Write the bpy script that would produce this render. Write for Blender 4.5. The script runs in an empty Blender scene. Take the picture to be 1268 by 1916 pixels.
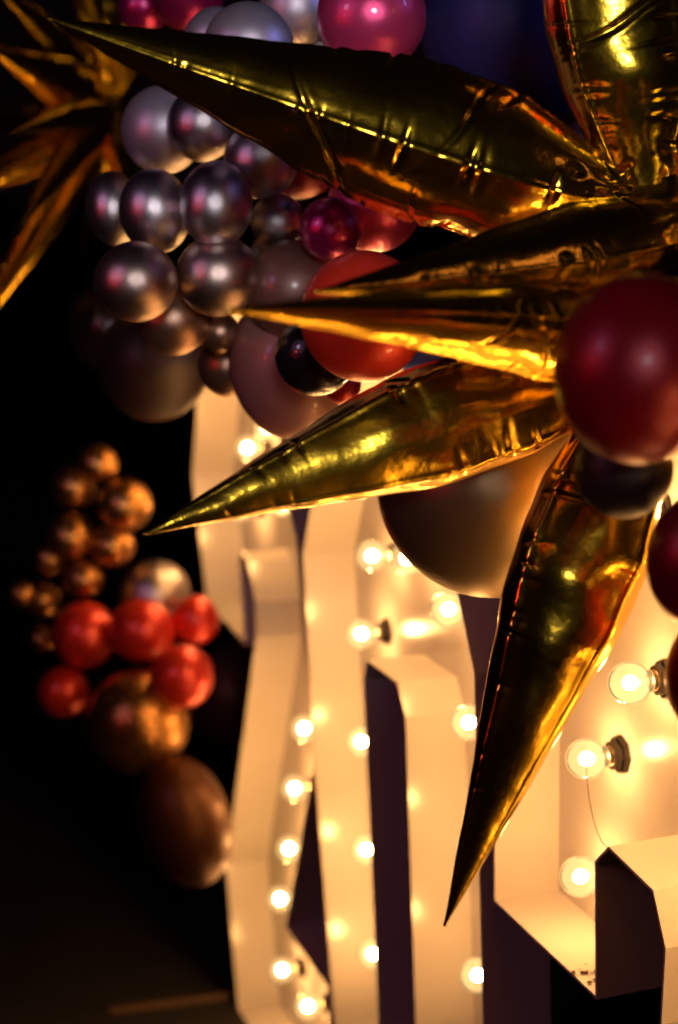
import bpy, math, random
import numpy as np
from mathutils import Vector, Matrix, Quaternion

sc = bpy.context.scene
col = sc.collection
random.seed(7)

# ------------------------------------------------------------------ camera
CX, CY, F = 634.0, 958.0, 3500.0            # photo is 1268 x 1916
PHI, RHO, H = math.radians(10.9), math.radians(1.1), 1.746
FW = Vector((0, math.cos(PHI), -math.sin(PHI)))
U0 = Vector((0, math.sin(PHI), math.cos(PHI)))
R0 = Vector((1, 0, 0))
RT = R0 * math.cos(RHO) - U0 * math.sin(RHO)
UP = U0 * math.cos(RHO) + R0 * math.sin(RHO)
CAM = Vector((0, 0, H))
cd = bpy.data.cameras.new('camera')
cam = bpy.data.objects.new('camera', cd)
col.objects.link(cam)
m = Matrix.Identity(4)
for i in range(3):
    m[i][0], m[i][1], m[i][2], m[i][3] = RT[i], UP[i], -FW[i], CAM[i]
cam.matrix_world = m
cd.sensor_fit = 'VERTICAL'
cd.sensor_height = 36.0
cd.sensor_width = 24.0
cd.lens = 36.0 * F / 1916.0
cd.clip_start, cd.clip_end = 0.05, 200
cd.dof.use_dof = True
cd.dof.focus_distance = 1.93
cd.dof.aperture_fstop = 2.9
cd.dof.aperture_blades = 9
sc.camera = cam

# ------------------------------------------------------------------ world, lamps, exposure (night event)
w = bpy.data.worlds.new('World')
sc.world = w
w.use_nodes = True
w.node_tree.nodes['Background'].inputs[0].default_value = (0.0012, 0.0007, 0.0011, 1)
w.node_tree.nodes['Background'].inputs[1].default_value = 1.0

def at0(x, y, z):
    return CAM + (FW + RT * ((x - CX) / F) - UP * ((y - CY) / F)) * z
def lamp(name, kind, loc, target, energy, color, size=0.2, size_y=None, spot=None):
    ld = bpy.data.lights.new(name, kind)
    ld.energy, ld.color = energy, color
    if kind == 'AREA':
        ld.shape = 'RECTANGLE' if size_y else 'DISK'
        ld.size = size
        if size_y: ld.size_y = size_y
    elif kind == 'SPOT':
        ld.shadow_soft_size = size
        ld.spot_size = math.radians(spot or 60); ld.spot_blend = 0.6
    else:
        ld.shadow_soft_size = size
    o = bpy.data.objects.new(name, ld)
    col.objects.link(o)
    o.location = loc
    d = Vector(target) - Vector(loc)
    o.rotation_euler = d.to_track_quat('-Z', 'Y').to_euler()
    return o
lamp('event_light', 'SPOT', (0.25, -0.8, 2.30), at0(610, 330, 2.3), 150, (1.0, 0.93, 0.97), 0.30, spot=16)
lamp('mauve_light', 'AREA', (-1.9, 0.7, 2.6), (-0.2, 2.6, 1.5), 4.2, (0.82, 0.50, 0.92), 0.5)
lamp('red_light', 'SPOT', (-1.7, 1.0, 1.95), (0.0, 2.2, 1.6), 9, (1.0, 0.03, 0.02), 0.03, spot=90)
lamp('blue_light', 'SPOT', (2.2, 1.7, 2.7), at0(1010, 40, 2.35), 60, (0.28, 0.32, 1.0), 0.25, spot=20)
lamp('purple_light', 'AREA', (3.0, 0.9, 3.2), (0.3, 2.6, 0.9), 0.5, (0.88, 0.38, 0.40), 0.3)

vs = sc.view_settings
vs.view_transform = 'Standard'
vs.look = 'None'
vs.exposure, vs.gamma = 0.0, 1.0
vs.use_curve_mapping = False
cy = sc.cycles
cy.use_denoising = True
try: cy.denoiser = 'OPENIMAGEDENOISE'
except Exception: pass
cy.max_bounces, cy.diffuse_bounces, cy.glossy_bounces = 10, 4, 6
cy.transparent_max_bounces, cy.transmission_bounces = 12, 8
cy.sample_clamp_indirect = 6.0
cy.caustics_reflective = True
cy.caustics_refractive = False
cy.use_light_tree = True

# ------------------------------------------------------------------ helpers
def ray(x, y):
    return FW + RT * ((x - CX) / F) - UP * ((y - CY) / F)
def at(x, y, z):
    """point seen at photo pixel (x, y), z metres along the viewing axis"""
    return CAM + ray(x, y) * z

def tag(o, label=None, cat=None, group=None, kind=None):
    if label: o['label'] = label
    if cat: o['category'] = cat
    if group: o['group'] = group
    if kind: o['kind'] = kind
    return o

def mesh_obj(name, verts, faces, mat, parent=None, smooth=False):
    me = bpy.data.meshes.new(name)
    me.from_pydata([tuple(v) for v in verts], [], faces)
    me.update()
    if smooth: me.polygons.foreach_set('use_smooth', [True] * len(me.polygons))
    if mat: me.materials.append(mat)
    o = bpy.data.objects.new(name, me)
    col.objects.link(o)
    if parent: o.parent = parent
    return o

def empty(name, loc=(0, 0, 0)):
    o = bpy.data.objects.new(name, None)
    col.objects.link(o)
    o.location = loc
    o.empty_display_size = 0.05
    return o

def grid_mesh(name, V, mat, closed_u=True, cap_top=False):
    """V: (nt, nu, 3) array of rings -> smooth mesh"""
    nt, nu, _ = V.shape
    me = bpy.data.meshes.new(name)
    idx = np.arange(nt * nu).reshape(nt, nu)
    a = idx[:-1, :]; b = np.roll(idx, -1, axis=1)[:-1, :]
    c = np.roll(idx, -1, axis=1)[1:, :]; d = idx[1:, :]
    if not closed_u:
        a, b, c, d = a[:, :-1], b[:, :-1], c[:, :-1], d[:, :-1]
    q = np.stack([a, b, c, d], -1).reshape(-1, 4)
    me.vertices.add(nt * nu)
    me.vertices.foreach_set('co', V.reshape(-1).astype(np.float32))
    me.loops.add(q.size)
    me.loops.foreach_set('vertex_index', q.reshape(-1).astype(np.int32))
    me.polygons.add(len(q))
    me.polygons.foreach_set('loop_start', np.arange(0, q.size, 4, dtype=np.int32))
    me.polygons.foreach_set('use_smooth', np.ones(len(q), bool))
    me.update(calc_edges=True)
    me.validate()
    if mat: me.materials.append(mat)
    return me

# ------------------------------------------------------------------ materials
def new_mat(name):
    mt = bpy.data.materials.new(name)
    mt.use_nodes = True
    nt = mt.node_tree
    return mt, nt, nt.nodes['Principled BSDF']

def latex(name, color, metallic, rough, coat=0.0, coat_rough=0.1, bump=0.004, spread=0.12, sheen=None):
    mt, nt, b = new_mat(name)
    b.inputs['Metallic'].default_value = metallic
    tc = nt.nodes.new('ShaderNodeTexCoord')
    n1 = nt.nodes.new('ShaderNodeTexNoise'); n1.inputs['Scale'].default_value = 2.2; n1.inputs['Detail'].default_value = 3
    n2 = nt.nodes.new('ShaderNodeTexNoise'); n2.inputs['Scale'].default_value = 160; n2.inputs['Detail'].default_value = 2
    nt.links.new(tc.outputs['Object'], n1.inputs['Vector'])
    nt.links.new(tc.outputs['Object'], n2.inputs['Vector'])
    mr = nt.nodes.new('ShaderNodeMapRange')
    mr.inputs['To Min'].default_value = rough * (1 - spread); mr.inputs['To Max'].default_value = rough * (1 + spread)
    nt.links.new(n1.outputs['Fac'], mr.inputs['Value'])
    nt.links.new(mr.outputs['Result'], b.inputs['Roughness'])
    mx = nt.nodes.new('ShaderNodeMix'); mx.data_type = 'RGBA'
    mx.inputs['A'].default_value = (*[c * 0.90 for c in color], 1)
    mx.inputs['B'].default_value = (*[min(1, c * 1.08) for c in color], 1)
    nt.links.new(n1.outputs['Fac'], mx.inputs['Factor'])
    nt.links.new(mx.outputs['Result'], b.inputs['Base Color'])
    bp = nt.nodes.new('ShaderNodeBump'); bp.inputs['Strength'].default_value = 0.12; bp.inputs['Distance'].default_value = bump
    nt.links.new(n2.outputs['Fac'], bp.inputs['Height'])
    nt.links.new(bp.outputs['Normal'], b.inputs['Normal'])
    b.inputs['Coat Weight'].default_value = coat
    b.inputs['Coat Roughness'].default_value = coat_rough
    return mt

M = {}
M['silver'] = latex('silver_latex', (0.58, 0.53, 0.55), 1.0, 0.335, 0.1, 0.3)
M['rose'] = latex('warm_silver_latex', (0.56, 0.42, 0.36), 1.0, 0.335, 0.1, 0.3)  # silver's settings with a warmer, copper-leaning base colour
M['pearl'] = latex('pearl_silver_latex', (0.62, 0.56, 0.64), 0.75, 0.42, 0.4, 0.22)
M['bronze'] = latex('bronze_latex', (0.42, 0.24, 0.15), 0.9, 0.33, 0.4, 0.2)
M['gold'] = latex('gold_latex', (0.46, 0.22, 0.06), 0.95, 0.27, 0.3, 0.2)
M['red'] = latex('red_latex', (0.70, 0.035, 0.02), 0.45, 0.32, 0.6, 0.12)
M['orange_red'] = latex('orange_red_latex', (0.80, 0.045, 0.018), 0.3, 0.38, 0.5, 0.10)
M['wine'] = latex('wine_red_latex', (0.24, 0.003, 0.011), 0.4, 0.34, 0.2, 0.2)
M['pink'] = latex('pink_latex', (0.72, 0.06, 0.20), 0.55, 0.30, 0.6, 0.08)
M['magenta'] = latex('magenta_latex', (0.50, 0.02, 0.16), 0.7, 0.26, 0.6, 0.08)
M['mauve'] = latex('mauve_latex', (0.36, 0.15, 0.13), 0.25, 0.45, 0.35, 0.14)
M['taupe'] = latex('taupe_latex', (0.40, 0.28, 0.13), 0.85, 0.33, 0.2, 0.3)
M['dim'] = latex('dim_brown_latex', (0.028, 0.013, 0.009), 0.2, 0.5, 0.1, 0.3)  # near-black; the large mauve balloon's shade is put into this colour
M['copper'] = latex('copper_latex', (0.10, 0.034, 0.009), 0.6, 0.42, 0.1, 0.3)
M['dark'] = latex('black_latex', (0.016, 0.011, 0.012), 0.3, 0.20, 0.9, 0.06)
M['navy'] = latex('navy_latex', (0.018, 0.022, 0.13), 0.3, 0.5, 0.08, 0.3)
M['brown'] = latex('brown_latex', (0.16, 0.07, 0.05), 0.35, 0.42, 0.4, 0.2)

def foil(name, color, rough):
    mt, nt, b = new_mat(name)
    b.inputs['Metallic'].default_value = 1.0
    b.inputs['Base Color'].default_value = (*color, 1)
    tc = nt.nodes.new('ShaderNodeTexCoord')
    n1 = nt.nodes.new('ShaderNodeTexNoise'); n1.inputs['Scale'].default_value = 14; n1.inputs['Detail'].default_value = 4
    n2 = nt.nodes.new('ShaderNodeTexNoise'); n2.inputs['Scale'].default_value = 70; n2.inputs['Detail'].default_value = 3
    nt.links.new(tc.outputs['Object'], n1.inputs['Vector']); nt.links.new(tc.outputs['Object'], n2.inputs['Vector'])
    mr = nt.nodes.new('ShaderNodeMapRange'); mr.inputs['To Min'].default_value = rough * 0.7; mr.inputs['To Max'].default_value = rough * 1.35
    nt.links.new(n1.outputs['Fac'], mr.inputs['Value']); nt.links.new(mr.outputs['Result'], b.inputs['Roughness'])
    bp = nt.nodes.new('ShaderNodeBump'); bp.inputs['Strength'].default_value = 0.10; bp.inputs['Distance'].default_value = 0.006
    nt.links.new(n2.outputs['Fac'], bp.inputs['Height']); nt.links.new(bp.outputs['Normal'], b.inputs['Normal'])
    return mt
M['foil'] = foil('gold_foil', (0.90, 0.58, 0.045), 0.18)

def paint():
    mt, nt, b = new_mat('white_painted_sheet')
    tc = nt.nodes.new('ShaderNodeTexCoord')
    n = nt.nodes.new('ShaderNodeTexNoise'); n.inputs['Scale'].default_value = 5; n.inputs['Detail'].default_value = 6
    n2 = nt.nodes.new('ShaderNodeTexNoise'); n2.inputs['Scale'].default_value = 60; n2.inputs['Detail'].default_value = 4
    nt.links.new(tc.outputs['Object'], n.inputs['Vector']); nt.links.new(tc.outputs['Object'], n2.inputs['Vector'])
    mx = nt.nodes.new('ShaderNodeMix'); mx.data_type = 'RGBA'
    mx.inputs['A'].default_value = (0.54, 0.49, 0.44, 1); mx.inputs['B'].default_value = (0.66, 0.61, 0.56, 1)
    nt.links.new(n.outputs['Fac'], mx.inputs['Factor']); nt.links.new(mx.outputs['Result'], b.inputs['Base Color'])
    mr = nt.nodes.new('ShaderNodeMapRange'); mr.inputs['To Min'].default_value = 0.17; mr.inputs['To Max'].default_value = 0.26
    nt.links.new(n2.outputs['Fac'], mr.inputs['Value']); nt.links.new(mr.outputs['Result'], b.inputs['Roughness'])
    bp = nt.nodes.new('ShaderNodeBump'); bp.inputs['Strength'].default_value = 0.06; bp.inputs['Distance'].default_value = 0.01
    nt.links.new(n.outputs['Fac'], bp.inputs['Height']); nt.links.new(bp.outputs['Normal'], b.inputs['Normal'])
    return mt
M['paint'] = paint()

def simple(name, color, rough, metallic=0.0):
    mt, nt, b = new_mat(name)
    b.inputs['Base Color'].default_value = (*color, 1)
    b.inputs['Roughness'].default_value = rough
    b.inputs['Metallic'].default_value = metallic
    return mt
M['socket'] = simple('black_plastic', (0.018, 0.013, 0.011), 0.28)
M['brass'] = simple('bulb_cap_metal', (0.55, 0.42, 0.25), 0.3, 1.0)
M['wire'] = simple('thin_wire', (0.10, 0.06, 0.04), 0.4, 0.6)
M['dirt'] = simple('dry_dirt', (0.05, 0.028, 0.015), 0.95)

def glow():
    mt = bpy.data.materials.new('glowing_filament'); mt.use_nodes = True
    nt = mt.node_tree; nt.nodes.clear()
    o = nt.nodes.new('ShaderNodeOutputMaterial'); e = nt.nodes.new('ShaderNodeEmission')
    e.inputs[0].default_value = (1.0, 0.50, 0.165, 1); e.inputs[1].default_value = 270
    nt.links.new(e.outputs[0], o.inputs[0])
    return mt
M['glow'] = glow()

def bulb_glass():
    mt = bpy.data.materials.new('bulb_glass'); mt.use_nodes = True
    nt = mt.node_tree; nt.nodes.clear()
    o = nt.nodes.new('ShaderNodeOutputMaterial')
    tr = nt.nodes.new('ShaderNodeBsdfTransparent'); tr.inputs[0].default_value = (0.96, 0.93, 0.86, 1)
    gl = nt.nodes.new('ShaderNodeBsdfGlossy'); gl.inputs['Roughness'].default_value = 0.04
    em = nt.nodes.new('ShaderNodeEmission'); em.inputs[0].default_value = (1.0, 0.68, 0.27, 1); em.inputs[1].default_value = 0.42
    lw = nt.nodes.new('ShaderNodeLayerWeight'); lw.inputs['Blend'].default_value = 0.12
    mx = nt.nodes.new('ShaderNodeMixShader'); ad = nt.nodes.new('ShaderNodeAddShader')
    nt.links.new(lw.outputs['Fresnel'], mx.inputs[0]); nt.links.new(tr.outputs[0], mx.inputs[1]); nt.links.new(gl.outputs[0], mx.inputs[2])
    nt.links.new(mx.outputs[0], ad.inputs[0]); nt.links.new(em.outputs[0], ad.inputs[1])
    nt.links.new(ad.outputs[0], o.inputs[0])
    return mt
M['glass'] = bulb_glass()

def ground_mat():
    mt, nt, b = new_mat('dark_paving')
    tc = nt.nodes.new('ShaderNodeTexCoord')
    n = nt.nodes.new('ShaderNodeTexNoise'); n.inputs['Scale'].default_value = 9; n.inputs['Detail'].default_value = 8
    nt.links.new(tc.outputs['Object'], n.inputs['Vector'])
    mx = nt.nodes.new('ShaderNodeMix'); mx.data_type = 'RGBA'
    mx.inputs['A'].default_value = (0.003, 0.0025, 0.002, 1); mx.inputs['B'].default_value = (0.014, 0.010, 0.007, 1)
    nt.links.new(n.outputs['Fac'], mx.inputs['Factor']); nt.links.new(mx.outputs['Result'], b.inputs['Base Color'])
    b.inputs['Roughness'].default_value = 0.85
    bp = nt.nodes.new('ShaderNodeBump'); bp.inputs['Strength'].default_value = 0.5; bp.inputs['Distance'].default_value = 0.02
    nt.links.new(n.outputs['Fac'], bp.inputs['Height']); nt.links.new(bp.outputs['Normal'], b.inputs['Normal'])
    return mt
M['ground'] = ground_mat()

# ------------------------------------------------------------------ ground
g = mesh_obj('ground', [(-40, -10, 0), (40, -10, 0), (40, 80, 0), (-40, 80, 0)], [(0, 1, 2, 3)], M['ground'])
tag(g, kind='structure')

# ------------------------------------------------------------------ marquee numerals
K = 0.846
P1 = Vector((-0.34 * K, 4.49 * K, 0)); P3 = Vector((0.22 * K, 2.6 * K, 0))
TD = 0.089                                    # tray depth
SHEET = 0.0035

def ico(r, sub=2):
    import bmesh
    bm = bmesh.new(); bmesh.ops.create_icosphere(bm, subdivisions=sub, radius=r)
    return bm
def lathe(profile, n, mat, name):
    V = np.zeros((len(profile), n, 3))
    for i, (r, z) in enumerate(profile):
        for j in range(n):
            a = 2 * math.pi * j / n
            V[i, j] = (r * math.cos(a), r * math.sin(a), z)
    return grid_mesh(name, V, mat)

GR = 0.0245                                   # globe radius
# local axis +Z points out of the panel
gp = []
for i in range(19):
    a = math.pi * i / 18
    r, z = GR * math.sin(a), GR * math.cos(a)
    if z < -GR * 0.80: break
    gp.append((max(r, 1e-4), z))
gp += [(0.0125, -0.0222), (0.0115, -0.0250), (0.0115, -0.0275)]
globe_me = lathe(gp, 28, M['glass'], 'bulb')
cap_me = lathe([(0.0001, -0.0255), (0.0118, -0.0256), (0.0118, -0.0400)], 20, M['brass'], 'cap')
sk = [(0.0118, -0.0310), (0.0165, -0.0310), (0.0180, -0.0325), (0.0182, -0.0385), (0.0215, -0.0390), (0.0225, -0.0405), (0.0225, -0.0449)]
socket_me = lathe(sk, 8, M['socket'], 'socket')
socket_me.polygons.foreach_set('use_smooth', [False] * len(socket_me.polygons))
fl_me = lathe([(0.0001, 0.0080), (0.0045, 0.0070), (0.0075, 0.0035), (0.0083, -0.0005), (0.0072, -0.005), (0.0042, -0.0085), (0.0001, -0.0105)], 12, M['glow'], 'filament')
stem_me = lathe([(0.0001, -0.0095), (0.0028, -0.0100), (0.0030, -0.020), (0.0060, -0.0256)], 10, M['glass'], 'stem')

def offset_poly(P, d):
    """move a closed polygon outwards by d (P counter-clockwise)"""
    n = len(P); out = []
    for i in range(n):
        p0, p1, p2 = Vector(P[i - 1]), Vector(P[i]), Vector(P[(i + 1) % n])
        e1, e2 = (p1 - p0).normalized(), (p2 - p1).normalized()
        n1, n2 = Vector((e1.y, -e1.x)), Vector((e2.y, -e2.x))
        b = (n1 + n2)
        if b.length < 1e-6: b = n1.copy()
        b.normalize()
        out.append(p1 + b * (d / max(0.35, b.dot(n1))))
    return out
def area(P):
    return 0.5 * sum(P[i - 1][0] * P[i][1] - P[i][0] * P[i - 1][1] for i in range(len(P)))

def numeral(P0, yaw, outline, hole, bulbs, label, more=()):
    u = Vector((math.cos(yaw), -math.sin(yaw), 0)); n = Vector((math.sin(yaw), math.cos(yaw), 0))
    s_mid = sum(p[0] for p in outline) / len(outline)
    root = empty('marquee_numeral', P0 + u * s_mid)
    # local frame: X along the face, Y into the depth, Z up
    root.rotation_euler = (0, 0, -yaw)
    loops = []
    o = [(p[0] - s_mid, p[1] + H) for p in outline]
    if area(o) < 0: o.reverse()
    loops.append(o)
    if hole:
        h = [(p[0] - s_mid, p[1] + H) for p in hole]
        if area(h) > 0: h.reverse()
        loops.append(h)
    # back panel: polygon (with hole) from a filled curve
    cu = bpy.data.curves.new('tmp', 'CURVE'); cu.dimensions = '2D'; cu.fill_mode = 'BOTH'
    for lp in loops:
        sp = cu.splines.new('POLY'); sp.points.add(len(lp) - 1)
        for q, p in zip(sp.points, lp): q.co = (p[0], p[1], 0, 1)
        sp.use_cyclic_u = True
    cu.extrude = 0.002
    co = bpy.data.objects.new('tmp', cu); col.objects.link(co)
    dg = bpy.context.evaluated_depsgraph_get()
    me = bpy.data.meshes.new_from_object(co.evaluated_get(dg))
    bpy.data.objects.remove(co)
    for v in me.vertices:
        x, y, z = v.co
        v.co = (x, TD + 0.002 + z, y)
    me.materials.clear(); me.materials.append(M['paint'])
    for p in me.polygons: p.use_smooth = False
    bpn = bpy.data.objects.new('back_panel', me); col.objects.link(bpn); bpn.parent = root
    for lp in loops:
        off = offset_poly(lp, SHEET)
        N = len(lp)
        for i in range(N):
            a, b = lp[i], lp[(i + 1) % N]; A, B = off[i], off[(i + 1) % N]
            y1 = TD + 0.0045
            vs_ = [(a[0], 0, a[1]), (b[0], 0, b[1]), (B[0], 0, B[1]), (A[0], 0, A[1]),
                   (a[0], y1, a[1]), (b[0], y1, b[1]), (B[0], y1, B[1]), (A[0], y1, A[1])]
            fs = [(0, 1, 2, 3), (7, 6, 5, 4), (0, 4, 5, 1), (1, 5, 6, 2), (2, 6, 7, 3), (3, 7, 4, 0)]
            mesh_obj('side_panel', vs_, fs, M['paint'], root)
    inv = None
    spots = []
    for (px, py) in bulbs:
        # globe centre lies on the plane 45 mm in front of the back panel
        Q0 = P0 + n * (TD - 0.0448)
        d = ray(px, py)
        t = (Q0 - CAM).dot(n) / d.dot(n)
        Pw = CAM + d * t
        spots.append(((Pw - P0).dot(u) - s_mid, Pw.z))
    spots += [(q[0] - s_mid, q[1] + H) for q in more]
    for (x, zz) in spots:
        bo = bpy.data.objects.new('bulb', globe_me); col.objects.link(bo); bo.parent = root
        bo.location = (x, TD - 0.0448, zz)
        bo.rotation_euler = (math.radians(90), 0, random.uniform(-.05, .05))
        for nm, me_ in (('filament', fl_me), ('stem', stem_me), ('cap', cap_me), ('socket', socket_me)):
            c = bpy.data.objects.new(nm, me_); col.objects.link(c); c.parent = bo
    tag(root, label, 'numeral', 'white marquee numerals standing in a row')
    return root, s_mid

two_a = [(.324, -.926), (.035, -.908), (-.052, -.658), (.042, -.424), (.15, -.29), (.45, -.29), (.57, -.40), (.629, -.602),
         (.676, -.651), (.739, -.915), (.752, -1.032), (.552, -1.416), (.80, -1.425), (.84, -1.744), (.188, -1.744),
         (.125, -1.453), (.405, -.896), (.408, -.827), (.360, -.757), (.312, -.750), (.301, -.772)]
bul1 = [(462, 838), (450, 952), (530, 940), (500, 800), (568, 1363), (550, 1475), (540, 1588), (523, 1682), (527, 1815), (575, 1883)]
numeral(P1, math.radians(71.7), two_a, None, bul1, 'white bulb-lit box numeral two beside the bronze and red balloon garland', [(.2, -.40), (.38, -.38)])

zero = [(.799, -.653), (.855, -.561), (.93, -.40), (1.02, -.29), (1.33, -.29), (1.45, -.40), (1.531, -.547), (1.596, -.646),
        (1.621, -1.109), (1.63, -1.40), (1.57, -1.62), (1.48, -1.744), (1.12, -1.744), (1.0, -1.62), (.93, -1.431), (.84, -1.001)]
zhole = [(1.144, -.746), (1.126, -.78), (1.173, -1.317), (1.20, -1.40), (1.31, -1.40), (1.352, -1.32), (1.352, -1.234), (1.324, -.783), (1.287, -.742)]
row_yaw = math.radians(73.5)
bul2 = [(695, 1040), (760, 1045), (838, 1140), (675, 1186), (876, 1352), (675, 1388), (684, 1590), (697, 1785), (893, 1825), (884, 1590)]
numeral(P1, row_yaw, zero, zhole, bul2, 'white bulb-lit box numeral zero between the two numeral twos', [(1.06, -.40), (1.2, -.37), (1.34, -.41)])

two_b = [(.260, -.934), (-.003, -.922), (0, -.635), (.038, -.576), (.11, -.42), (.20, -.29), (.50, -.29), (.66, -.42), (.75, -.62),
         (.785, -.90), (.79, -1.03), (.57, -1.416), (.85, -1.43), (.87, -1.744), (.16, -1.744), (.13, -1.45),
         (.405, -.903), (.411, -.816), (.384, -.762), (.287, -.748), (.257, -.776)]
bul3 = [(1178, 1278), (1097, 1420), (1085, 1640), (1330, 1350), (1380, 1560)]
root3, smid3 = numeral(P3, math.radians(69.6), two_b, None, bul3, 'white bulb-lit box numeral two with loose wire hanging from a bulb', [(.24, -.39), (.38, -.37), (.52, -.40), (.62, -.52), (.68, -.68), (.66, -.9), (.5, -1.2)])

P4 = P3 + Vector((math.cos(math.radians(69.6)), -math.sin(math.radians(69.6)), 0)) * 0.92
numeral(P4, math.radians(69.6), two_b, None, [(2169, 2338), (2202, 1861), (2533, 1519), (3133, 1743), (3585, 2410), (3651, 3199), (3462, 3773), (2855, 3991)], 'white bulb-lit box numeral two closing the row beyond the wine red balloons')

# loose wire hanging from a bulb of the third numeral
def tube(name, pts, r, mat, parent=None, nseg=6):
    pts = [Vector(p) for p in pts]
    V = np.zeros((len(pts), nseg, 3))
    for i, p in enumerate(pts):
        t = (pts[min(i + 1, len(pts) - 1)] - pts[max(i - 1, 0)]).normalized()
        a = t.orthogonal().normalized() if abs(t.z) < 0.9 else t.cross(Vector((0, 1, 0))).normalized()
        b = t.cross(a)
        for j in range(nseg):
            an = 2 * math.pi * j / nseg
            V[i, j] = p + (a * math.cos(an) + b * math.sin(an)) * r
    me = grid_mesh(name, V, mat)
    o = bpy.data.objects.new(name, me); col.objects.link(o)
    if parent: o.parent = parent
    return o
yaw3 = math.radians(69.6)
u3 = Vector((math.cos(yaw3), -math.sin(yaw3), 0)); n3 = Vector((math.sin(yaw3), math.cos(yaw3), 0))
def to3(px, py, depth):
    Q0 = P3 + n3 * depth
    d = ray(px, py); t = (Q0 - CAM).dot(n3) / d.dot(n3); Pw = CAM + d * t
    return Vector(((Pw - P3).dot(u3) - smid3, depth, Pw.z))
wp = [(1097, 1436, .040), (1098, 1460, .036), (1102, 1495, .030), (1109, 1530, .022), (1118, 1560, .012), (1127, 1577, .004), (1136, 1586, -.001)]
fine = []
for i in range(len(wp) - 1):
    for k in range(4):
        t = k / 4
        fine.append(to3(*[wp[i][q] * (1 - t) + wp[i + 1][q] * t for q in range(3)]))
fine.append(to3(*wp[-1]))
tube('wire', fine, 0.0006, M['wire'], root3)

# ------------------------------------------------------------------ balloons
def balloon_mesh():
    prof = []
    n = 40
    for i in range(n + 1):
        a = math.pi * i / n
        r, z = math.sin(a), math.cos(a)
        if z < 0:
            z *= 1.07
            r *= 1 - 0.05 * (-z) ** 2
        prof.append((max(r, 0.0005), z))
    prof = [p for p in prof if not (p[1] < -0.9 and p[0] < 0.17)]
    prof += [(0.13, -1.075), (0.10, -1.095), (0.075, -1.12), (0.06, -1.15)]
    return lathe(prof, 56, None, 'balloon')
def knot_mesh():
    prof = [(0.055, -1.13), (0.085, -1.15), (0.095, -1.18), (0.07, -1.21), (0.06, -1.225), (0.10, -1.26), (0.13, -1.30), (0.125, -1.31), (0.03, -1.25)]
    return lathe(prof, 20, None, 'knot')
BM, KM = balloon_mesh(), knot_mesh()
BM.materials.append(M['silver']); KM.materials.append(M['silver'])

placed = []
def balloon(x, y, rx, z, mat, label, group=None, ry=None, ang=0, cluster=None, knot=None):
    """x, y, rx, ry in photo pixels; z depth hint; ang tilts the long axis"""
    ry = ry or rx
    if cluster == 1 and rx < 80: rx *= 1.04; ry *= 1.04
    r = math.sqrt(rx * ry)
    for _ in range(400):
        c = at(x, y, z); R = r * z / F
        ok = True
        for (cc, RR, cl) in placed:
            if cl == cluster and (c - cc).length < 0.86 * (R + RR): ok = False; break
        if ok: break
        z += 0.006
    placed.append((c, R, cluster))
    o = bpy.data.objects.new('balloon', BM); col.objects.link(o)
    o.location = c
    rr = random.Random(int(x * 7 + y * 13))
    back = (FW + RT * rr.uniform(-.35, .35) + UP * rr.uniform(-.1, .45)).normalized()
    if knot: back = (RT * knot[0] + UP * knot[1] + FW * knot[2]).normalized()
    zax = -back
    a = math.radians(ang)
    yax = UP * math.cos(a) + RT * math.sin(a)
    if abs(zax.dot(yax)) > 0.9: yax = RT
    yax = (yax - zax * yax.dot(zax)).normalized()
    xax = yax.cross(zax)
    q = Matrix((xax, yax, zax)).transposed().to_quaternion()
    e1 = rr.uniform(-.025, .025) if rx == ry else 0.0
    sc_ = (rx * z / F * (1 - e1), ry * z / F * (1 + e1), R)
    o.rotation_mode = 'QUATERNION'; o.rotation_quaternion = q
    o.scale = sc_
    k = bpy.data.objects.new('knot', KM); col.objects.link(k); k.parent = o
    for ob in (o, k):
        ob.material_slots[0].link = 'OBJECT'; ob.material_slots[0].material = M[mat]
    tag(o, label, 'balloon', group)
    return o

SIL = 'silver balloons in the hanging cluster'
# --- hanging cluster, front to back
balloon(254, 527, 74, 2.16, 'rose', 'round rose silver balloon with warm underside, low in the silver cluster', SIL, cluster=1)
balloon(404, 382, 66, 2.18, 'silver', 'tall round silver balloon in the middle of the silver cluster', SIL, ry=78, ang=4, cluster=1)
balloon(290, 395, 65, 2.20, 'silver', 'silver balloon between the warm-lit lower balloon and the pale upper ones', SIL, ry=76, ang=-8, cluster=1)
balloon(408, 516, 75, 2.20, 'rose', 'dark silver balloon just above the glowing orange foil tip', SIL, cluster=1)
balloon(680, 592, 121, 1.98, 'orange_red', 'large orange-red balloon behind the glowing orange foil spike', cluster=1)
balloon(324, 598, 66, 2.28, 'bronze', 'bronze-toned balloon at the very bottom of the silver cluster', cluster=1)  # whole balloon takes the bronze base colour
balloon(488, 300, 68, 2.22, 'silver', 'silver balloon half hidden by the long foil spike beside a red one', SIL, cluster=1)
balloon(378, 233, 65, 2.25, 'silver', 'silver balloon tucked right under the long foil spike', SIL, cluster=1)
balloon(305, 243, 77, 2.30, 'pearl', 'large matte pearl silver balloon beside the dark gold foil star', SIL, cluster=1)
balloon(520, 415, 50, 2.25, 'silver', 'small silver balloon touching the magenta balloon', SIL, cluster=1)
balloon(618, 428, 57, 2.15, 'magenta', 'small shiny magenta balloon below the long foil spike', cluster=1)
balloon(700, 385, 88, 2.2, 'pink', 'pink balloon behind the wide part of the long foil spike', cluster=1)
balloon(562, 300, 70, 2.2, 'wine', 'dark red balloon hugging the underside of the long foil spike', cluster=1)
balloon(213, 390, 50, 2.35, 'silver', 'narrow grey silver balloon at the outer edge of the silver cluster', SIL, ry=67, ang=-6, cluster=1)
balloon(590, 664, 74, 2.12, 'dark', 'glossy black balloon between the orange-red and the mauve balloon', cluster=1)
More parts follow.
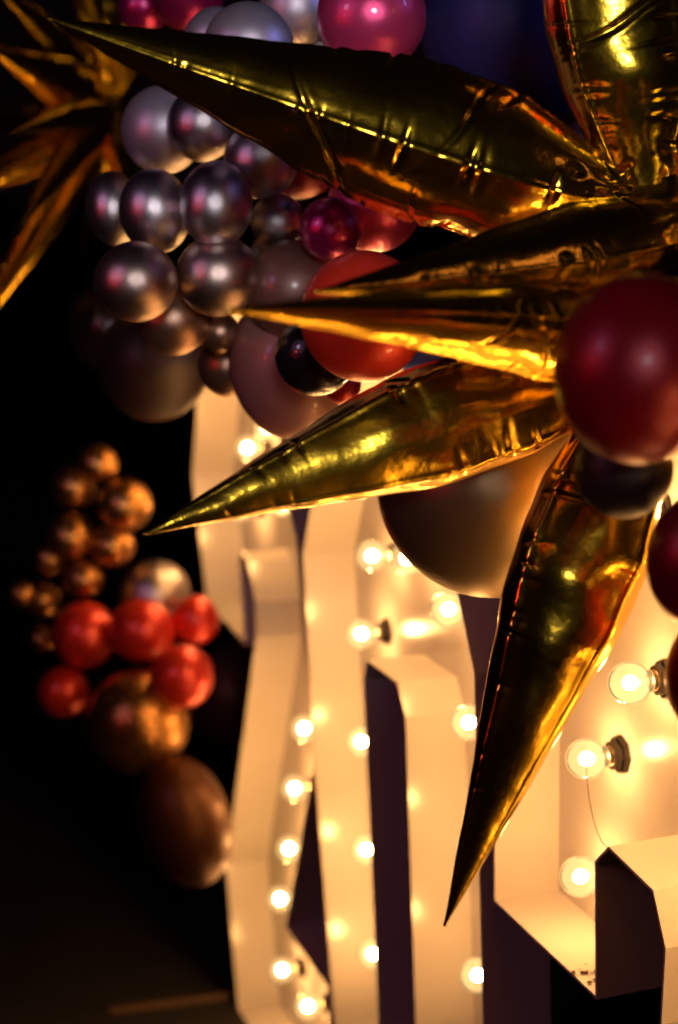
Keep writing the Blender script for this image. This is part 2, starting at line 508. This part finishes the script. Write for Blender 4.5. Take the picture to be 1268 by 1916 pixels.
balloon(548, 540, 92, 2.2, 'brown', 'brownish mauve balloon above the glowing orange foil tip', cluster=1)
balloon(546, 684, 117, 2.2, 'mauve', 'large matte mauve balloon in front of the lit numeral two', ry=140, ang=-10, cluster=1)
balloon(412, 622, 36, 2.28, 'bronze', 'tiny bronze balloon squeezed beside the large mauve balloon', cluster=1)
balloon(428, 684, 56, 2.35, 'bronze', 'bronze balloon at the upper corner of the lit numeral two', cluster=1)
balloon(508, 474, 38, 2.35, 'pearl', 'small pale silver balloon peeping out behind the dark silver one', SIL, cluster=1)
balloon(665, 470, 40, 2.4, 'dark', 'small black balloon in the gap below the magenta balloon', cluster=1)
balloon(640, 722, 34, 2.25, 'red', 'tiny red balloon behind the tip of the orange-red balloon', cluster=1)
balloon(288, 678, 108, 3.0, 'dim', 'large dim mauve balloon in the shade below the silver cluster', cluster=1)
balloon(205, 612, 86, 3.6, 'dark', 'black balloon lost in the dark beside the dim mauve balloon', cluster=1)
# --- top row
balloon(695, 32, 102, 2.0, 'pink', 'shiny pink balloon with bright highlight above the long foil spike', cluster=2)
balloon(465, 88, 84, 2.15, 'pearl', 'large lavender silver balloon above the long foil spike', cluster=2)
balloon(404, 74, 60, 2.3, 'pearl', 'pale silver balloon half hidden behind the lavender silver one', cluster=2)
balloon(554, 14, 70, 2.3, 'pearl', 'bright white silver balloon between lavender and pink balloons', cluster=2)
balloon(596, 96, 42, 2.35, 'silver', 'small grey balloon wedged between silver and pink balloons', cluster=2)
balloon(972, 45, 186, 2.3, 'navy', 'very large navy blue balloon beside the upright foil spike', cluster=2)
balloon(350, -14, 70, 2.6, 'magenta', 'blurred magenta balloon behind the pale silver ones', cluster=2)
balloon(268, 12, 50, 2.7, 'magenta', 'blurred crimson balloon beside the dark gold foil star', cluster=2)
balloon(812, -18, 36, 2.5, 'pink', 'small pink balloon peeping between the pink and navy balloons', cluster=2)
balloon(1082, 276, 48, 2.5, 'pearl', 'pale mauve balloon in the gap between two foil spikes', cluster=2)
# --- large balloon in front of the numerals
balloon(922, 900, 219, 2.07, 'taupe', 'very large taupe balloon hanging in front of the numeral zero', cluster=3, knot=(.35, .8, .3))
# --- right side, close to the lens
balloon(1196, 690, 160, 1.42, 'wine', 'big wine red balloon covering the middle of the lower foil star', ry=180, ang=6, cluster=4)
balloon(1168, 878, 92, 1.55, 'dim', 'dark brown balloon under the big wine red balloon', cluster=4)
balloon(1312, 1050, 102, 1.50, 'wine', 'wine red balloon with red glint beside the downward foil spike', cluster=4, ry=126, ang=0)
balloon(1342, 1268, 96, 1.62, 'wine', 'wine red balloon at the end of the downward foil spike row', cluster=4, ry=120, ang=0)
# --- far garland on the left
FG = 'small bronze balloons of the far garland'
for (x, y, r, lab) in [
        (182, 868, 38, 'topmost small bronze balloon of the far blurred garland'),
        (138, 912, 43, 'small bronze balloon directly below the topmost one of the far garland'),
        (232, 945, 52, 'largest of the small bronze balloons, beside the pointed foil tip'),
        (130, 1005, 46, 'small bronze balloon in the middle of the far bronze bunch'),
        (208, 1022, 43, 'small bronze balloon between the largest bronze one and the silver balloon'),
        (92, 1046, 32, 'very small dim bronze balloon beside the middle one of the far bunch'),
        (155, 1084, 38, 'small bronze balloon resting just above two red balloons'),
        (40, 1112, 26, 'tiniest outermost bronze balloon of the far bunch'),
        (78, 1122, 38, 'small bronze balloon next to the tiniest outermost one of the far bunch'),
        (78, 1196, 26, 'lone tiny bronze balloon below the bunch, beside a red balloon')]:
    balloon(x, y, r, 3.65, 'gold', lab, FG, cluster=5)
RG = 'red balloons of the far garland'
balloon(340, 1266, 60, 3.45, 'red', 'bright red balloon overlapping the large gold balloon in the far garland', RG, cluster=5)
balloon(265, 1180, 61, 3.55, 'red', 'red balloon in the middle of the far garland', RG, cluster=5)
balloon(158, 1188, 62, 3.6, 'red', 'red balloon under the small bronze balloons of the far garland', RG, cluster=5)
balloon(365, 1160, 46, 3.6, 'red', 'red balloon beside the corner of the lit numeral two', RG, cluster=5)
balloon(118, 1295, 48, 3.6, 'red', 'dim red balloon on the outer side of the large gold one', RG, cluster=5)
balloon(290, 1116, 68, 3.7, 'silver', 'silver balloon above the red balloons in the far garland', cluster=5)
balloon(258, 1350, 98, 3.5, 'gold', 'large gold balloon under the red balloons in the far garland', cluster=5)
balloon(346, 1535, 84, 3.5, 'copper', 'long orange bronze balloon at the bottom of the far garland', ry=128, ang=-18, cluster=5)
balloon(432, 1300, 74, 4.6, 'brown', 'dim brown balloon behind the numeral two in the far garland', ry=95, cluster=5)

# ------------------------------------------------------------------ foil stars
def spike(root, tip, base, R, seed, mat, gores=4, roll=0.0, nt=320, nu=144, peak=0.66, squash=0.9, wrinkle=1.0, ring=6, endr=0.62, flat=0.28, pucker=12):
    rs = np.random.RandomState(seed)
    tip, base = Vector(tip), Vector(base)
    ax = base - tip; L = ax.length; ax.normalize()
    a = ax.cross(FW).normalized(); b = ax.cross(a).normalized()
    t = np.linspace(0.0, 1.0, nt)[:, None]
    th = np.linspace(0, 2 * math.pi, nu, endpoint=False)[None, :]
    kx = [0, peak * .86, peak * .96, peak * 1.06, peak + (1 - peak) * .45, peak + (1 - peak) * .75, 1.0]
    kr = [0.012, .91, .985, 1.0, .94, .5 * (.86 + endr), endr]
    prof = np.interp(t[:, 0], kx, kr)
    ker = np.hanning(25); ker /= ker.sum()
    prof = np.convolve(np.pad(prof, 12, mode='edge'), ker, 'valid')[:, None]
    seams = roll + np.arange(gores) * 2 * math.pi / gores
    def dth(c): return (th - c + math.pi) % (2 * math.pi) - math.pi
    rad = prof * R * np.ones((1, nu))
    mul = np.ones((nt, nu))
    disp = np.zeros((nt, nu))
    # gores: nearly flat faces between the welded seams
    half = math.pi / gores
    ph = (th - roll) % (2 * half) - half
    face = math.cos(half * 0.62) / np.cos(np.clip(ph, -half, half))
    mul = mul * (1 - flat) + flat * face * np.ones((nt, 1))
    for si, s in enumerate(seams):
        wk = wrinkle * (1.25 if si == 0 else 0.4)
        d = dth(s)
        # a thin welded lip along the seam
        mul += 0.035 * np.exp(-(d / 0.045) ** 2)
        # short puckers crossing the seam
        n = rs.randint(pucker - 3, pucker + 4)
        for t0 in rs.beta(1.8, 1.3, n):
            wdt = rs.uniform(.003, .009); ln = rs.uniform(.12, .45); dp = rs.uniform(.015, .055) * wk
            sl = rs.uniform(-.02, .02)
            off = rs.uniform(-.1, .1)
            disp -= dp * np.exp(-((t - t0 - sl * d) / wdt) ** 2) * np.exp(-((d - off) / ln) ** 2)
    # long folds that run around the cone
    for i in range(ring):
        t0 = rs.uniform(.42, .97); c = rs.uniform(0, 2 * math.pi); d = dth(c)
        wdt = rs.uniform(.004, .008); ln = rs.uniform(.5, 1.1); dp = rs.uniform(.03, .07) * wrinkle
        sl = rs.uniform(-.09, .09)
        x = (t - t0 - sl * d - .01 * np.sin(3 * d))
        disp += (-dp * np.exp(-(x / wdt) ** 2) + .25 * dp * np.exp(-((x - 2.2 * wdt) / (1.6 * wdt)) ** 2)) * np.exp(-(d / ln) ** 2)
    # crumpling towards the gathered base
    for i in range(34):
        t0 = 1 - abs(rs.normal(0, .045)); c = rs.uniform(0, 2 * math.pi); d = dth(c)
        wt = rs.uniform(.006, .022); wd = rs.uniform(.08, .30); sh = rs.uniform(-.08, .08)
        disp += rs.uniform(-.12, .08) * wrinkle * np.exp(-((t - t0 - sh * d) / wt) ** 2) * np.exp(-(d / wd) ** 2)
    # soft unevenness
    for i in range(10):
        f1, f2, ph1, ph2 = rs.uniform(2, 9), rs.randint(1, 4), rs.uniform(0, 6.28), rs.uniform(0, 6.28)
        disp += .008 * np.sin(f1 * 2 * t * math.pi + ph1) * np.sin(f2 * th + ph2)
    # fine longitudinal tension lines
    for i in range(14):
        c = rs.uniform(0, 6.28); d = dth(c + .3 * (t - .5) * rs.uniform(-1, 1))
        t0 = rs.uniform(.2, .9)
        disp += rs.uniform(-.012, .012) * np.exp(-(d / .07) ** 2) * np.exp(-((t - t0) / .2) ** 2)
    disp *= np.clip(prof, 0.15, 1)
    rr = rad * mul + disp * R
    rr = np.maximum(rr, 0.0008)
    A, B, X = np.array(a), np.array(b), np.array(ax)
    bend = rs.uniform(-.015, .015, 2)
    cen = (np.array(tip)[None, :] + X[None, :] * L * t
           + A[None, :] * (bend[0] * L * np.sin(math.pi * t)) + B[None, :] * (bend[1] * L * np.sin(math.pi * t)))
    V = cen[:, None, :] + (rr * np.cos(th))[:, :, None] * A + (rr * np.sin(th) * squash)[:, :, None] * B
    # close the tip and the base
    first = np.repeat(np.array(tip)[None, None, :], nu, 1); last = np.repeat(cen[-1][None, None, :], nu, 1)
    V = np.concatenate([first, V, last], 0)
    V = V - np.array(root.location)
    me = grid_mesh('spike', V, mat)
    o = bpy.data.objects.new('spike', me); col.objects.link(o); o.parent = root
    return o

def hub(root, c, r, mat, seed):
    rs = np.random.RandomState(seed)
    nt, nu = 40, 56
    V = np.zeros((nt, nu, 3))
    nz = [(rs.normal(size=3), rs.uniform(2, 8), rs.uniform(0, 6)) for _ in range(24)]
    for i in range(nt):
        for j in range(nu):
            a, b = math.pi * i / (nt - 1), 2 * math.pi * j / nu
            v = np.array((math.sin(a) * math.cos(b), math.sin(a) * math.sin(b), math.cos(a)))
            s = 1 + .035 * sum(math.sin(f * (v @ d) + p) for d, f, p in nz) / 2
            V[i, j] = v * r * s
    V += np.array(c) - np.array(root.location)
    me = grid_mesh('hub', V, mat)
    o = bpy.data.objects.new('hub', me); col.objects.link(o); o.parent = root

# lower star
c = at(1245, 668, 1.84)
lo = empty('foil_star', c)
tag(lo, 'gold foil starburst balloon with a spike pointing down at the numerals', 'foil balloon', 'gold foil starburst balloons')
hub(lo, c, 0.052, M['foil'], 3)
def sp(root, tp, bp, Rpx_m, seed, **kw):
    return spike(root, at(*tp), at(*bp), Rpx_m, seed, M['foil'], **kw)
sp(lo, (268, 1000, 1.70), (1150, 690, 1.86), 0.0625, 11, roll=0.85, peak=.60, ring=2, pucker=16, flat=.42)          # olive spike
sp(lo, (831, 1733, 1.77), (1185, 770, 1.83), 0.067, 12, roll=0.75, peak=.68, endr=.7, ring=2, wrinkle=.6, pucker=12, flat=.35)                    # down spike
sp(lo, (428, 580, 1.34), (1150, 640, 1.76), 0.044, 13, peak=.8, endr=.85, roll=1.4, ring=2, nt=200, pucker=9)            # glowing spike
sp(lo, (1900, 1150, 1.85), (1330, 720, 1.75), 0.062, 14, nt=120, nu=64)
sp(lo, (2050, 520, 1.75), (1340, 640, 1.75), 0.062, 15, nt=120, nu=64)
sp(lo, (1500, 1000, 2.35), (1280, 710, 1.80), 0.06, 16, nt=120, nu=64)
sp(lo, (1330, 560, 2.40), (1260, 650, 1.82), 0.06, 17, nt=120, nu=64)
sp(lo, (1750, 1000, 1.25), (1310, 700, 1.67), 0.05, 18, nt=120, nu=64)
# upper star
c = at(1215, 405, 1.86)
hi = empty('foil_star', c)
tag(hi, 'gold foil starburst balloon with a long spike crossing in front of the silver balloons', 'foil balloon', 'gold foil starburst balloons')
hub(hi, c, 0.050, M['foil'], 4)
sp(hi, (88, 34, 1.72), (1165, 385, 1.84), 0.071, 21, roll=1.85, peak=.62, endr=.4, ring=8, pucker=18)             # long spike to the left
sp(hi, (1075, -640, 1.80), (1205, 360, 1.85), 0.070, 22, roll=0.80, peak=.62, endr=.45, ring=6, pucker=20)         # upright spike
sp(hi, (588, 546, 1.50), (1290, 432, 1.80), 0.043, 23, roll=1.9, ring=3, nt=220, pucker=10)             # dark spike
sp(hi, (1980, -150, 1.8), (1300, 350, 1.85), 0.066, 24, nt=120, nu=64)
sp(hi, (2050, 420, 1.55), (1310, 405, 1.82), 0.062, 25, nt=120, nu=64)
sp(hi, (1330, 60, 2.5), (1240, 370, 1.92), 0.062, 26, nt=120, nu=64)
sp(hi, (1560, -500, 2.1), (1260, 350, 1.88), 0.062, 27, nt=120, nu=64)
# far star, dim and blurred at the upper left
c = at(205, 205, 3.5)
fa = empty('foil_star', c)
tag(fa, 'dim blurred gold foil starburst balloon behind the silver cluster', 'foil balloon', 'gold foil starburst balloons')
hub(fa, c, 0.045, M['foil'], 5)
far = [((-30, 88, 3.15), .040), ((-60, 645, 3.2), .026), ((-70, 640, 3.55), .030), ((-160, 400, 3.15), .030), ((40, 420, 2.9), .028),
       ((-40, -60, 3.2), .030), ((115, -220, 3.3), .030), ((200, -260, 3.5), .028), ((330, -160, 3.4), .030), ((150, 480, 3.9), .030), ((400, 200, 3.9), .030),
       ((-150, 230, 3.7), .030), ((-110, 20, 3.5), .028), ((250, 420, 3.3), .024), ((20, 250, 2.95), .026)]
for i, (tp, R) in enumerate(far):
    d = (at(*tp) - c)
    b = c + d.normalized() * 0.035
    spike(fa, at(*tp), b, R * 1.25, 40 + i, M['foil'], nt=150, nu=72, wrinkle=1.2, ring=5, roll=i * .7)

# ------------------------------------------------------------------ small things on the ground and in the numeral
def on_ground(px, py, h=0.0):
    d = ray(px, py); t = (h - H) / d.z
    return CAM + d * t
a, b = on_ground(205, 1896), on_ground(432, 1866)
d = (b - a).normalized(); sd = Vector((-d.y, d.x, 0)) * 0.009
vs_ = []
for z0, k in ((0.0, 1.0), (0.008, 1.0), (0.011, 0.7)):
    for p, q in ((a, 1), (b, 1), (b, -1), (a, -1)):
        v = p + sd * q * k; vs_.append((v.x, v.y, z0))
fs = [(3, 2, 1, 0), (8, 9, 10, 11)]
for k in (0, 4):
    for i in range(4):
        j = (i + 1) % 4
        fs.append((k + i, k + j, k + 4 + j, k + 4 + i))
M['wood'] = latex('weathered_wood', (0.10, 0.05, 0.02), 0.0, 0.7, 0, .3)
e = mesh_obj('edging_strip', vs_, fs, M['wood'])
tag(e, 'thin brown edging strip lying on the dark ground beside numeral two', 'strip')
# dry crumbs lying in the hook of the third numeral
rs = random.Random(5)
vv, ff = [], []
for i in range(46):
    px = rs.gauss(1090, 13); dep = rs.uniform(.02, .075)
    # rest on the sloping lower panel of the hook
    s_ = .262 * (px - 925) / 188; s_ = min(.245, max(.15, s_))
    zz = -.922 - .012 * s_ / .26 + 0.0012
    c = P3 + u3 * s_ + n3 * rs.gauss(.022, .010) + Vector((0, 0, H + zz))
    r = rs.uniform(.0012, .0038); k = len(vv)
    for q in range(5):
        an = q * 1.257 + rs.random()
        vv.append(c + Vector((r * math.cos(an), r * math.sin(an), rs.uniform(0, .0012))))
    vv.append(c + Vector((0, 0, r * .6)))
    for q in range(5): ff.append((k + q, k + (q + 1) % 5, k + 5))
o = mesh_obj('dry_crumbs', vv, ff, M['dirt'])
tag(o, 'dark dry crumbs lying in the hook of the numeral two', 'crumbs', kind='stuff')
